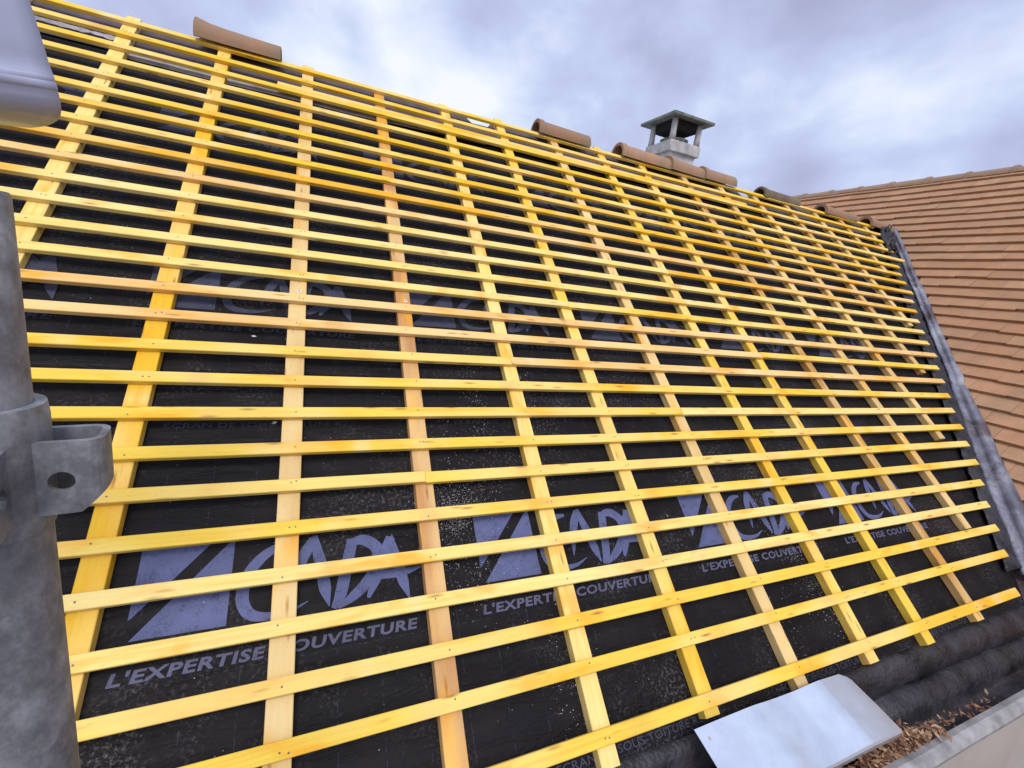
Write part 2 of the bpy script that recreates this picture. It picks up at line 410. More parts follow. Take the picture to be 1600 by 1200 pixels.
# ------------------------------------------------------------------ chimney behind the ridge
ch = empty('chimney', (3.797, .867, -.6))
tag(ch, 'grey concrete chimney with a four-legged mossy cap standing behind the ridge tiles', 'chimney')
cx, cy = 3.797, .867
m_ = MB(); m_.box((cx, cy, -.11), (.172, .172, .52)); m_.build('shaft', M_CONC, ch, bevel=.006)
m_ = MB()
def sq(h, z): return [Vector((cx+i*h, cy+j*h, z)) for i, j in ((-1, -1), (1, -1), (1, 1), (-1, 1))]
m_.loft([sq(.205, .405), sq(.205, .512), sq(.165, .520)]); m_.build('collar', M_CONC, ch, bevel=.006)
for i, j in ((-1, -1), (1, -1), (1, 1), (-1, 1)):
    m_ = MB(); m_.loft(cyl_rings((cx+i*.168, cy+j*.168, 0), (0, 0, 1), .03, [.5195, .60, .738], 12, [.034, .03, .030])); m_.build('leg', M_CONC, ch, smooth=True)
m_ = MB(); m_.loft([sq(.20, .737), sq(.268, .722), sq(.275, .724), sq(.275, .750), sq(.06, .800)]); m_.build('cap', M_CAP, ch, bevel=.004)
m_ = MB(); m_.loft([sq(.118, .625), sq(.150, .640), sq(.165, .7205)]); m_.build('cap_dark_fill', M_DARK, ch)  # near-black block painted in for the dark hollow under the cap
m_ = MB()
ro = cyl_rings((cx, cy, 0), (0, 0, 1), .11, [.5205, .555, .570, .566, .53], 28, [.128, .140, .150, .140, .10]); m_.loft(ro, caps=False); m_.build('flue_ring', M_CAP, ch, smooth=True)

# ------------------------------------------------------------------ loose ridge tiles on the main ridge
RT = [(-.435, .44, .084, .074, .0, False, 'brown half-round ridge tile lying alone near the left end of the ridge', None),
      (1.775, .47, .083, .078, -.006, True, 'brown half-round ridge tile lying alone in the middle of the ridge, left of the chimney', None),
      (2.555, .55, .085, .080, -.006, True, 'ridge tile with open arched end left of the chimney, first of three touching tiles', 'w'),
      (3.085, .43, .086, .080, -.006, False, 'brown ridge tile below the chimney, middle one of three touching tiles', 'w'),
      (3.49, .41, .085, .080, 0, True, 'brown ridge tile right of the chimney, last of three touching tiles', 'w'),
      (4.30, .55, .072, .068, -.006, True, 'dark ridge tile just before the tiled wing begins', 'd'),
      (5.26, .57, .072, .072, -.004, False, 'pinkish ridge tile in front of the wing tiles, second from the valley', 'p'),
      (6.08, .46, .076, .074, -.006, False, 'pale short ridge tile at the top of the valley gutter', 'p')]
for u, ln, r0, r1, tl, rim, lab, k in RT:
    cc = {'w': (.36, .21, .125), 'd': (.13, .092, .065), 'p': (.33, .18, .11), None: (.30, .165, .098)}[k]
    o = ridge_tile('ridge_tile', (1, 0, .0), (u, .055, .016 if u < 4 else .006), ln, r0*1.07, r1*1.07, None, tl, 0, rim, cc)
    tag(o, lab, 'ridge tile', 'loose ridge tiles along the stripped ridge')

# ------------------------------------------------------------------ underlay sheets with their print
def sheet(name, v0f, v1, u0, u1f, label, m, dh=0.0, nu=150, nv=60, lift=None, parent=None):
    mb = MB(); ids = []
    for i in range(nu+1):
        row = []
        for j in range(nv+1):
            t = j/nv; v = v0f(0)+(v1-v0f(0))*t
            u = u0+(u1f(v)-u0)*i/nu; va = v0f(u)+(v1-v0f(u))*t
            h = h_under(u, va)+dh
            if lift: h += lift(u, va)
            row.append(mb.vert(P(u, va, h), uv=(u, va)))
        ids.append(row)
    for a, b in zip(ids[:-1], ids[1:]):
        for j in range(nv): mb.face((a[j], b[j], b[j+1], a[j+1]))
    o = mb.build(name, m, parent, smooth=True, solid=.0012)
    if label: tag(o, label, 'underlay sheet')
    return o
UR = lambda v: val(v) - .16
lower = sheet('roof_underlay', lambda u: 2.24, 3.705, -3, UR, 'black printed roof underlay sheet along the eaves, with the large lavender lettering', M_UND)
mid = sheet('roof_underlay', lambda u: .27, 2.30+.0, -3, UR, 'black printed roof underlay sheet across the upper slope, with grey lettering darkened for shade', M_UND, .0022)
def lift_strip(u, v):
    k = max(0, (v-.20)/.11); gap = .5+.5*mnoise.noise(Vector((u*1.6, 0, 4)))
    return .0045 + k*k*(.010+.016*gap)
def strip_edge(v): return UR(v)
top = sheet('ridge_underlay', lambda u: deck_top(u)+.004, .265, -3, UR, 'brown weathered underlay strip below the ridge with a torn pale lower edge', M_OLDU, .0, nv=16, lift=lift_strip)
lip = MB(); ids = []
for i in range(261):
    u = -.74+2.05*i/260
    wv = .004*mnoise.noise(Vector((u*14, 2, 2)))+.006*mnoise.noise(Vector((u*4, 2, 8)))
    fade = min(1, (u+.74)/.05, max(0, (1.31-u))/.9+.15)
    base = h_under(u, .265)+lift_strip(u, .265)+.0025
    ids.append([lip.vert(P(u, .250, base+.001)), lip.vert(P(u, .266, base+.0015)), lip.vert(P(u, .272+.044*fade+wv, base-.004*fade+wv*.5))])
for a, b in zip(ids[:-1], ids[1:]):
    for j in range(2): lip.face((a[j], b[j], b[j+1], a[j+1]))
lip.build('torn_edge', M_LIP, top, smooth=True, solid=.001)
r_ = MB(); pts = []          # crumpled black scrap near the left end of the strip
for i in range(25):
    u = -1.10+.40*i/24; w_ = .012*mnoise.noise(Vector((u*26, 5, 5)))
    pts.append([r_.vert(P(u, .135, -.03)), r_.vert(P(u, .185+w_, -.022+w_)), r_.vert(P(u, .20+w_*1.5, -.030-w_))])
for a, b in zip(pts[:-1], pts[1:]):
    for j in range(2): r_.face((a[j], b[j], b[j+1], a[j+1]))
r_.build('torn_edge', M_LIP, top, smooth=False, solid=.001)

# ---- print on the underlay
def deep(u, v): return u+(u-.207)*.0085, v+(v-3.369)*.0085
def hp(u, v, dh): return h_under(u, v)+dh
class Print:
    def __init__(s, dh): s.mb = MB(); s.dh = dh
    def p(s, u, v): u, v = deep(u, v); return s.mb.vert(P(u, v, hp(u, v, s.dh)), uv=(u, v))
    def quad(s, a, b, c, d_, n=10, m=10):
        g_ = []
        for i in range(n+1):
            row = []
            for j in range(m+1):
                x, y = i/n, j/m
                u = (a[0]*(1-x)+b[0]*x)*(1-y)+(d_[0]*(1-x)+c[0]*x)*y; v = (a[1]*(1-x)+b[1]*x)*(1-y)+(d_[1]*(1-x)+c[1]*x)*y
                row.append(s.p(u, v))
            g_.append(row)
        for q, w_ in zip(g_[:-1], g_[1:]):
            for j in range(m): s.mb.face((q[j], w_[j], w_[j+1], q[j+1]))
    def stroke(s, pts, wds, n=8):
        # Catmull-Rom through pts with varying width: one brush stroke
        q = [Vector((a, b, 0)) for a, b in pts]; q = [q[0]*2-q[1]]+q+[q[-1]*2-q[-2]]; out = []; ws = []
        for i in range(1, len(q)-2):
            for k in range(n+(i == len(q)-3)):
                t = k/n; a, b, c, d_ = q[i-1:i+3]
                out.append(.5*((2*b)+(c-a)*t+(2*a-5*b+4*c-d_)*t*t+(-a+3*b-3*c+d_)*t**3)); ws.append(wds[i-1]*(1-t)+wds[i]*t)
        prev = None
        for i, x in enumerate(out):
            tg = (out[min(i+1, len(out)-1)]-out[max(i-1, 0)]); tg = tg.normalized() if tg.length > 1e-9 else Vector((1, 0, 0)); nn = Vector((-tg.y, tg.x, 0))
            w_ = ws[i]/2
            cur = (s.p(x.x+nn.x*w_, x.y+nn.y*w_), s.p(x.x-nn.x*w_, x.y-nn.y*w_))
            if prev: s.mb.face((prev[0], cur[0], cur[1], prev[1]))
            prev = cur
def logo(u0, v0, m, parent, dh):
    q = Print(dh); o = lambda a: (u0+a[0], v0+a[1])
    q.quad(o((0, 0)), o((.160, .0015)), o((.006, .172)), o((-.001, .178)), 8, 8)
    q.quad(o((.207, .002)), o((.220, .0)), o((.218, .227)), o((.008, .227)), 10, 10)
    names = [('printed_square', q)]
    S_ = [([(.372, .030), (.326, .036), (.285, .065), (.257, .109), (.250, .160), (.262, .196), (.285, .214), (.322, .220), (.371, .216), (.419, .197)], [.010, .024, .030, .032, .032, .030, .026, .020, .012, .002]),
          ([(.432, .022), (.404, .068), (.385, .122), (.368, .182)], [.030, .034, .028, .004]), ([(.432, .012), (.452, .10), (.465, .171), (.476, .220)], [.020, .036, .033, .003]),
          ([(.392, .128), (.430, .125), (.462, .128)], [.012, .014, .010]),
          ([(.545, .035), (.524, .122), (.508, .190), (.488, .228)], [.032, .036, .034, .016]), ([(.528, .048), (.578, .040), (.618, .072), (.616, .123), (.585, .168), (.543, .203), (.500, .228)], [.018, .034, .038, .038, .035, .028, .010]),
          ([(.664, .040), (.632, .110), (.608, .166), (.586, .214)], [.030, .038, .033, .010]), ([(.660, .038), (.681, .130), (.694, .185), (.709, .236)], [.022, .037, .032, .003]),
          ([(.610, .152), (.690, .155), (.765, .143)], [.028, .026, .002])]
    q2 = Print(dh+.0004)
    for k, (pts, wd) in enumerate(S_):
        q2.dh = dh+.00025*k; q2.stroke([o(a) for a in pts], wd)
    q.mb.build('printed_emblem', m, parent); q2.mb.build('printed_letters', m, parent)
def text(s, u0, v_base, width, height, m, parent, dh, bold=.0, shear=0.0, outline=False, cut=None):
    c = bpy.data.curves.new('t', 'FONT'); c.body = s; c.size = 1; c.offset = bold; c.shear = shear; c.space_character = 1.03+bold*2; c.resolution_u = 3
    t = bpy.data.objects.new('t', c); COL.objects.link(t); dg = bpy.context.evaluated_depsgraph_get(); dg.update()
    me = bpy.data.meshes.new_from_object(t.evaluated_get(dg)); bpy.data.objects.remove(t)
    xs = [v.co.x for v in me.vertices]; ys = [v.co.y for v in me.vertices]; x0, x1, y0, y1 = min(xs), max(xs), min(ys), max(ys)
    mb = MB()
    for v in me.vertices:
        u = u0+(v.co.x-x0)/(x1-x0)*width; vv = v_base-(v.co.y-0)/(y1-y0)*height
        u, vv = deep(u, vv); mb.vert(P(u, vv, hp(u, vv, dh)), uv=(u, vv))
    for p in me.polygons: mb.face(list(p.vertices))
    return mb.build('printed_text', m, parent)
for i in range(5):
    u = -.20-.955+.955*i
    if u+.72 < UR(3.1): pass
    if u > UR(3.0)+.05: break
    logo(u, 2.902, M_PRINT, lower, .0022)
    text("L'EXPERTISE COUVERTURE", u-.018, 3.222, .745, .031, M_TXT, lower, .0022, .034, .14)
    text("ECRAN DE SOUS-TOITURE R2", -.20+.955*(i)-.01, 2.522, .55, .018, M_PRINT3, lower, .0020, .006)
    text("ECRAN DE SOUS-TOITURE R2", -.075+.955*(i-.0), 3.668, .56, .022, M_PRINT2, lower, .0020, .004)
for i in range(7):
    u = -.345-.955+.955*i
    if u+.72 > UR(1.9): break
    logo(u, 1.788, M_PRINT2, mid, .0044)
    text("L'EXPERTISE COUVERTURE", u-.018, 2.108, .745, .031, M_PRINT3, mid, .0044, .034, .14)
for i in range(7):
    u = -.49-.955+.955*i
    if u+.72 > UR(.8): break
    logo(u, .673, M_PRINT2, mid, .0044)
    text("L'EXPERTISE COUVERTURE", u-.018, .993, .745, .031, M_PRINT3, mid, .0044, .034, .14)
text("20", -.62, 2.345, .04, .03, M_PRINT3, mid if False else lower, .0030, .004)

# ------------------------------------------------------------------ counter-battens and battens
def bar(name, p0, p1, wdir, ndir, w, t, tint, parent=None, seg=.026, bow=.0015, seed=0, tint_fn=None, nails=None):
    """a sawn bar from p0 to p1: front face in the plane of p0,p1; w along wdir, t behind; arrises eased"""
    p0, p1 = Vector(p0), Vector(p1); ln = (p1-p0).length; ax = (p1-p0)/ln; n = max(2, int(ln/seg)); ch = .0018
    prof = [(-w/2+ch, 0), (w/2-ch, 0), (w/2, -ch), (w/2, -t+ch), (w/2-ch, -t), (-w/2+ch, -t), (-w/2, -t+ch), (-w/2, -ch)]
    mb = MB(); rings = []; cols = []; rnd = random.Random(seed)
    # resin and dye patches: short lengths where the wood took up more or less of the yellow treatment
    pat = []
    for _ in range(int(ln*1.5)+1):
        pat.append((rnd.uniform(0, ln), rnd.uniform(.02, .07), rnd.choice([(.78, .33, .012), (.78, .36, .02), (.86, .68, .33), (.85, .66, .36), (.50, .27, .07)]), rnd.uniform(.12, .60)))
    for i in range(n+1):
        s = ln*i/n; c = p0+ax*s
        o1 = bow*mnoise.noise(Vector((s*.8, seed*1.7, 0))); o2 = bow*.6*mnoise.noise(Vector((s*.9, seed*2.3, 5)))
        rings.append([c+wdir*(a+o1)+ndir*(b+o2) for a, b in prof])
        k = 1+.07*mnoise.noise(Vector((s*2.2, seed*3.1, 9))); q = tint_fn(s) if tint_fn else tint
        for pc_, pw_, pq_, pa_ in pat:
            d_ = pa_*max(0, min(1, 1.6-1.6*abs(s-pc_)/pw_))
            if d_ > 0: q = tuple(a*(1-d_)+b*d_ for a, b in zip(q, pq_))
        cols.append(tuple(max(0, min(1, x*k)) for x in q))
    mb.loft(rings, cols=cols)
    if nails:
        for s, off in nails:
            c = p0+ax*s+wdir*off+ndir*(bow*.6*mnoise.noise(Vector((s*.9, seed*2.3, 5)))+.0002)
            ids = [mb.vert(c+(ax*math.cos(k)+wdir*math.sin(k))*.0026+ndir*.0006) for k in [i*math.pi/3 for i in range(6)]]
            mb.face(ids, 1)
    # local frame: X along the bar so the grain follows it
    me_o = mb.build(name, [M_WOOD, M_NAIL], parent)
    Mx = Matrix((ax, wdir, ndir)).transposed().to_4x4(); Mx.translation = p0
    me_o.data.transform(Mx.inverted()); me_o.matrix_world = Mx
    return me_o
YEL = (.79, .540, .066); PALE = (.82, .630, .190); SAT = (.75, .440, .018); PINK = (.76, .480, .180); TAN = (.61, .425, .180); ORP = (.47, .235, .100); ORG = (.73, .390, .026); BRN = (.41, .225, .078)
WORD = {YEL: 'yellow', PALE: 'pale yellow', SAT: 'deep yellow', PINK: 'pinkish', TAN: 'pale tan', ORP: 'orange-pink', ORG: 'orange-yellow', BRN: 'brownish orange'}
U = [q-(q-.207)*.0043 for q in (-.7378, -.2918, .157, .5915, 1.0465, 1.4725, 1.927, 2.3735, 2.7989, 3.2734, 3.7364, 4.202)]
CU = [(-1.19, PALE, -.055, 3.68)]+[(U[i], c, a, b) for i, (c, a, b) in enumerate([(PALE, -.088, 3.68), (SAT, -.02, 3.68), (TAN, -.088, 3.685), (ORP, -.03, 3.70), (PALE, -.085, 3.69), (YEL, -.088, 3.66), (TAN, -.02, 3.68), (YEL, -.088, 3.68), (YEL, -.03, 3.69), (BRN, -.02, 3.675), (TAN, -.03, 3.27), (TAN, -.05, 2.70)])]
CU += [(4.655, BRN, -.06, 2.13), (5.11, TAN, -.02, 1.60), (5.56, BRN, -.05, .88), (6.01, TAN, -.04, .44)]
HC, TCB, WCB = -.0208, .0365, .064
ordw = ['', 'first', 'second', 'third', 'fourth', 'fifth', 'sixth', 'seventh', 'eighth', 'ninth', 'tenth', 'eleventh', 'twelfth', 'thirteenth', 'fourteenth']
for k, (u, c, a, b) in enumerate(CU):
    rise = {0: 'at the far left behind the grey pole', 1: 'just right of the grey scaffold pole, first from the left', 2: 'second from the left, running down to the pole bracket'}.get(k)
    if rise is None:
        rise = (ordw[k]+' from the left') if k <= 8 else (ordw[len(CU)-k]+' from the valley gutter')
        if k == 4: rise += ', with a bright screw washer halfway up'
        if k == 3: rise += ', standing nearly upright in the view'
    o = bar('counter_batten', P(u, a, HC), P(u, b, HC), XV, NV, WCB, TCB, c, seed=100+k, bow=.002)
    tag(o, f'{WORD[c]} sloping counter-batten {rise}', 'counter-batten', 'counter-battens running from ridge to eaves')
    if k in (3, 4):
        m_ = MB(); cc = P(u+(.004 if k == 3 else .012), 1.895 if k == 3 else 1.892, HC)
        m_.loft(cyl_rings(cc, NV, .009, [-.0005, .0022, .0026], 16, [.0085, .0085, .006])); m_.loft(cyl_rings(cc, NV, .003, [.0015, .0045], 10), mi=1)
        s2 = m_.build('screw_washer', [M_WASH, M_NAIL], None); s2.parent = o; s2.matrix_parent_inverse = o.matrix_world.inverted()
V = [-.0108, .1347, .2797, .4282, .5746, .7149, .8467, .9805, 1.1182, 1.2567, 1.3916, 1.5277, 1.6621, 1.7963, 1.9294, 2.0641, 2.1993, 2.3344, 2.4683, 2.6035, 2.7359, 2.8708, 3.006, 3.1422, 3.2769, 3.4112, 3.5934]
ENDS = {26: 3.70, 25: 3.87, 24: 3.975, 23: 4.07, 22: 4.20, 21: 4.33, 20: 4.405, 19: 4.505, 18: 4.575, 17: 4.695, 16: 4.79, 15: 4.885, 14: 5.02, 13: 5.07, 12: 5.165, 11: 5.25, 8: 5.63, 4: 6.19}
WB, TB = .0405, .0200
VIV = (.77, .500, .034); WORD[VIV] = 'vivid yellow'
TI = [VIV, VIV, VIV, VIV, SAT, VIV, SAT, VIV, ORG, PINK, PALE, PALE, PALE, PALE, PINK, PINK, YEL, YEL, YEL, YEL, YEL, YEL, PALE, PALE, YEL, YEL, YEL]
JO = {3: (2.7989, SAT), 4: (3.7364, YEL), 7: (.5915, SAT), 10: (2.3735, ORG), 13: (1.4725, YEL), 15: (2.7989, YEL), 16: (1.0465, PINK), 18: (1.927, PALE), 20: (.5915, YEL), 22: (2.7989, YEL), 23: (1.927, PALE)}
GB = 'horizontal battens nailed across the counter-battens'
cvec = lambda u: [q for q in CU if True]
def batten(r, u0, u1, tint, lab, dy=0.0, tf=None):
    v = V[r]+WB/2+dy
    sk = random.gauss(0, .0012)
    nails = [(q[0]-u0+random.uniform(-.014, .014), random.uniform(-.008, .008)) for q in CU if u0+.01 < q[0] < u1-.005 and q[3] > v]
    nails += [(s+random.uniform(.012, .02), o+random.uniform(-.006, .006)) for s, o in nails if random.random() < .3]
    o = bar('batten', P(u0, v+sk, 0), P(u1, v-sk, 0), DV*-1, NV, WB*random.uniform(.97, 1.03), TB, tint, bow=.0032, seed=r*7+int(u0*10+40), nails=nails, tint_fn=tf)
    tag(o, lab, 'batten', GB)
for r in range(27):
    ue = ENDS.get(r, val(V[r])-.235+random.uniform(-.02, .02))
    if r == 0: ue = 6.16
    row = ('topmost row, under the ridge tiles' if r == 0 else ordw[r+1]+' row down from the ridge' if r <= 13 else 'lowest row, along the eaves' if r == 26 else ordw[27-r]+' row up from the eaves')
    tf = None
    if r in (25, 26):
        st = 2.6 if r == 26 else 3.1
        def tf(s, st=st, ue=ue):
            k = max(0, min(1, (s-2.6-st)/(ue-st))); return tuple(a*(1-k)+b*k for a, b in zip(YEL, (.85, .43, .01)))
    if r in JO:
        uj, t2 = JO[r]
        batten(r, -2.6, uj-.0006, TI[r], f'{WORD[TI[r]]} batten, left-hand length of the {row}')
        batten(r, uj+.0006, ue, t2, f'{WORD[t2]} batten, right-hand length of the {row}', dy=random.uniform(-.001, .0015))
    else:
        batten(r, -2.6, ue, TI[r], f'{WORD[TI[r]]} full-length batten in the {row}', tf=tf)
# the short extra batten doubled up against the third row
o = bar('batten', P(0.0, .2797-.0165, 0), P(3.89, .2797-.0195, 0), DV*-1, NV, .036, TB, SAT, seed=333)
tag(o, 'extra deep yellow batten doubled tight above the third row from the ridge', 'batten', GB)

# ------------------------------------------------------------------ valley gutter
vt = MB(); ids = []; nS = 120
Vd = (P(val(3.62), 3.62)-P(val(0), 0)); vl = Vd.length; Vd = Vd/vl
Lm = (-XV - Vd*(-XV).dot(Vd)).normalized()                    # in the main slope, away from the valley
Yw = Vector((0, -1, 0)); Rm = (Yw - Vd*Yw.dot(Vd)).normalized()      # in the wing slope, away from the valley
bis = (NV+WN).normalized()
O0 = P(val(0), 0, 0)
prof = [(-.150, -.050), (-.135, -.020), (-.105, -.012), (-.080, -.006), (-.068, .016), (-.056, .040), (-.036, .060), (-.010, .068), (.016, .058), (.034, .036), (.046, .010), (.055, -.012), (.07, -.02)]
def vsurf(s, q, lift=0.0):
    x, h = prof[q]; k = (.52+.36*max(0, min(1, (s-2.5)/1.1)))*(1+.16*mnoise.noise(Vector((s*5, 4, 4 if x < 0 else 9)))); side = Lm*(-x) if x < 0 else Rm*x
    nn = mnoise.noise(Vector((s*3.2, q*.5, 2)))*.010+mnoise.noise(Vector((s*12, q*.8, 6)))*.005
    dent = -.022*math.exp(-((s-2.78)/.05)**2)*(4 <= q <= 10)
    return O0+Vd*s+side*k+bis*(h*k+nn+dent+lift)+Lm*.012*mnoise.noise(Vector((s*1.4, 3, 3)))
for i in range(nS+1): ids.append([vt.vert(vsurf(vl*i/nS, q)) for q in range(len(prof))])
for a, b in zip(ids[:-1], ids[1:]):
    for j in range(len(prof)-1): vt.face((a[j], b[j], b[j+1], a[j+1]))
vg = vt.build('valley_gutter', M_ZINC, smooth=True, solid=.002)
tag(vg, 'long grey weathered zinc valley roll, rust-stained, between the battens and the tiled wing', 'valley gutter')
for s in (1.66, 2.80):
    k_ = MB(); i2 = [[k_.vert(vsurf(s+e, q, .0035)) for q in range(3, 12)] for e in (-.008, 0, .008)]
    for a, b in zip(i2[:-1], i2[1:]):
        for j in range(8): k_.face((a[j], b[j], b[j+1], a[j+1]))
    k_.build('seam', M_ZINC, vg, smooth=True, solid=.004)
# crumpled black membrane along the valley
def crumple(name, base, label, parent=None, n=26, m=8, amp=.02, m_=None):
    mb = MB(); ids = []
    for i in range(n+1):
        ids.append([mb.vert(base(i/n, j/m)+NV*(amp*(mnoise.noise(Vector((i*.55, j*.7, 3)))+.5*mnoise.noise(Vector((i*1.3, j*1.5, 8)))))) for j in range(m+1)])
    for a, b in zip(ids[:-1], ids[1:]):
        for j in range(m): mb.face((a[j], b[j], b[j+1], a[j+1]))
    o = mb.build(name, m_ or M_RUBBER, parent, smooth=True, solid=.0015)
    if label: tag(o, label, 'membrane')
    return o
crumple('valley_membrane', lambda a, b: P(val(a*3.5)-.30+.19*b, a*3.5+.02, -.034+.012*b), 'black membrane strip lapped along the left side of the valley gutter', n=110, m=8, amp=.012)
crumple('torn_membrane', lambda a, b: P(6.27+(.26-.10*a)*b-.34*a+.03*math.sin(9*a+4*b), -.03+.50*a+.03*math.sin(7*b), .0+.03*math.sin(3*b)), 'torn black membrane scrap bunched at the top of the valley', n=30, m=12, amp=.06)

# ------------------------------------------------------------------ eaves: black membrane rolled over into the trough
e_ = MB(); ids = []
ye, ze = P(0, 3.705, -.070).y, P(0, 3.705, -.070).z
fold = [(.06, .030), (.025, .012), (.004, .022), (-.03, .012), (-.048, -.03), (-.052, -.07), (-.040, -.105), (-.030, -.112)]
for i in range(361):
    u = -3+6.95*i/360; row = []
    for j, (dy, dz) in enumerate(fold):
        w1 = .018*mnoise.noise(Vector((u*1.9, j*.45, 1)))+.020*(.35-abs(mnoise.noise(Vector((u*4.2+j*.25, j*.55, 4)))))+.005*mnoise.noise(Vector((u*15+j, j*.9, 14)))
        row.append(e_.vert((u, ye+dy+w1*(j > 1)-.012*(j > 3)*max(0, (u-2.2)), ze+dz+w1*.6*(j > 1)+.010*(j > 2)*max(0, u-2.4)), uv=(u, 4+j*.03)))
    ids.append(row)
for a, b in zip(ids[:-1], ids[1:]):
    for j in range(len(fold)-1): e_.face((a[j], b[j], b[j+1], a[j+1]))
ev = e_.build('eaves_membrane', M_RUBBER, smooth=True, solid=.003)
tag(ev, 'black membrane flap folded over the eaves edge beneath the lowest batten', 'membrane')
sl = ev.modifiers.new('sub', 'SUBSURF'); sl.levels = 1; sl.render_levels = 1
e_ = MB(); ids = []
roll_p = [(-.004, -.135), (-.030, -.098), (-.060, -.082), (-.092, -.086), (-.120, -.105), (-.138, -.135), (-.150, -.165), (-.168, -.176), (-.195, -.172), (-.228, -.158)]
for i in range(361):
    u = -3+6.75*i/360; row = []
    pin = math.exp(-((u-2.30)/.07)**2)*.02
    for j, (dy, dz) in enumerate(roll_p):
        w1 = .026*mnoise.noise(Vector((u*2.1, j*.35, 21)))+.028*(.35-abs(mnoise.noise(Vector((u*3.4-j*.35, j*.6, 24)))))+.006*mnoise.noise(Vector((u*14-j, j*.9, 34)))
        row.append(e_.vert((u, ye+dy*(1-.25*math.exp(-((u-2.30)/.07)**2))+w1, ze+dz+w1*.7-pin), uv=(u, 5+j*.03)))
    ids.append(row)
for a, b in zip(ids[:-1], ids[1:]):
    for j in range(len(roll_p)-1): e_.face((a[j], b[j], b[j+1], a[j+1]))
er = e_.build('gutter_lining', M_RUBBER, smooth=True, solid=.003)
tag(er, 'black rubber lining bunched in a roll inside the eaves trough', 'gutter lining')
sl = er.modifiers.new('sub', 'SUBSURF'); sl.levels = 1; sl.render_levels = 1
# dry leaves in the trough
lf = MB(); rl = random.Random(5)
for k in range(1100):
    dense = rl.random() < .88
    u = rl.gauss(2.18, .13) if dense else rl.uniform(1.3, 2.95)
    y = -2.905+rl.gauss(0, .016)-(.004 if dense else 0); z = -2.640+abs(rl.gauss(0, .010))+(.012 if dense and abs(u-2.2) < .25 else -.004)
    c = Vector((u, y, z)); ax = Vector((rl.gauss(0, 1), rl.gauss(0, 1), rl.gauss(0, .35))).normalized(); sd_ = ax.cross(Vector((rl.gauss(0, .4), rl.gauss(0, .4), 1))).normalized(); nn = ax.cross(sd_)
    ln, wd = (rl.uniform(.010, .028), rl.uniform(.005, .012)) if rl.random() < .5 else (rl.uniform(.004, .012), rl.uniform(.002, .005)); cu = rl.uniform(-.006, .008)
    col = rl.choice([(.32, .16, .075), (.22, .095, .05), (.42, .25, .13), (.15, .06, .035), (.50, .34, .20)])
    a = [lf.vert(c-ax*ln, col), lf.vert(c-sd_*wd+nn*cu, col), lf.vert(c+sd_*wd+nn*cu, col), lf.vert(c+ax*ln+nn*cu*.6, col), lf.vert(c, col)]
    lf.face((a[0], a[1], a[4])); lf.face((a[0], a[4], a[2])); lf.face((a[1], a[3], a[4])); lf.face((a[4], a[3], a[2]))
tag(lf.build('leaf_litter', M_LEAF), 'dry brown leaf litter lying in the eaves trough', 'leaves', kind='stuff')
# sawdust and shavings on the underlay; dense chips also imitate a glinting streak
sp = MB(); rs = random.Random(11)
clus = [(.72, 2.83, .07, .05, 420), (.66, 2.90, .05, .06, 260), (.86, 2.45, .03, .16, 260), (1.13, 2.42, .05, .10, 300), (.83, 2.60, .10, .12, 200), (.72, 3.05, .06, .08, 300), (2.20, 3.10, .05, .20, 520), (2.33, 3.40, .05, .10, 460), (2.24, 2.85, .05, .15, 200), (1.95, 2.40, .02, .14, 120), (1.0, 3.48, .05, .10, 150), (1.85, 1.60, .10, .10, 120), (1.55, 1.68, .08, .10, 120), (2.0, 3.50, .06, .08, 120), (1.42, 1.75, .1, .12, 80), (2.27, 3.22, .025, .14, 420), (2.36, 3.46, .02, .06, 300), (.70, 2.90, .03, .02, 300), (2.6, 3.635, .5, .006, 300), (1.3, 3.635, .3, .006, 200)]
def chip(u, v, sz):
    if not (-.9 < u < val(v)-.2 and .3 < v < 3.64): return
    a = rs.uniform(0, math.pi); dx, dy = math.cos(a)*sz, math.sin(a)*sz; w_ = sz*rs.uniform(.25, .7); h = h_under(u, v)+(.0048 if v < 2.3 else .0026)
    i_ = [sp.vert(P(u+x, v+y, h+q)) for x, y, q in ((-dx, -dy, 0), (-dy/sz*w_, dx/sz*w_, .0014), (dx, dy, .0006), (dy/sz*w_, -dx/sz*w_, 0))]
    sp.face(i_)
for u, v, su, sv, n in clus:
    for k in range(n*2): chip(rs.gauss(u, su), rs.gauss(v, sv), rs.choice([.0008, .0011, .0013, .0016, .0024])*rs.uniform(.7, 1.2))
for k in range(1500): chip(rs.uniform(-.9, 4.6), rs.uniform(.4, 3.62), rs.uniform(.0008, .0022))
for u, v, ln in ((.01, 2.12, .010), (3.67, 2.87, .03), (1.63, 2.98, .008), (.1, 2.50, .010), (.05, 2.6, .012), (.63, 2.86, .015), (.61, 2.96, .012)): chip(u, v, ln)
tag(sp.build('sawdust', M_CHIP), 'pale sawdust and wood shavings sprinkled on the black underlay', 'sawdust', kind='stuff')

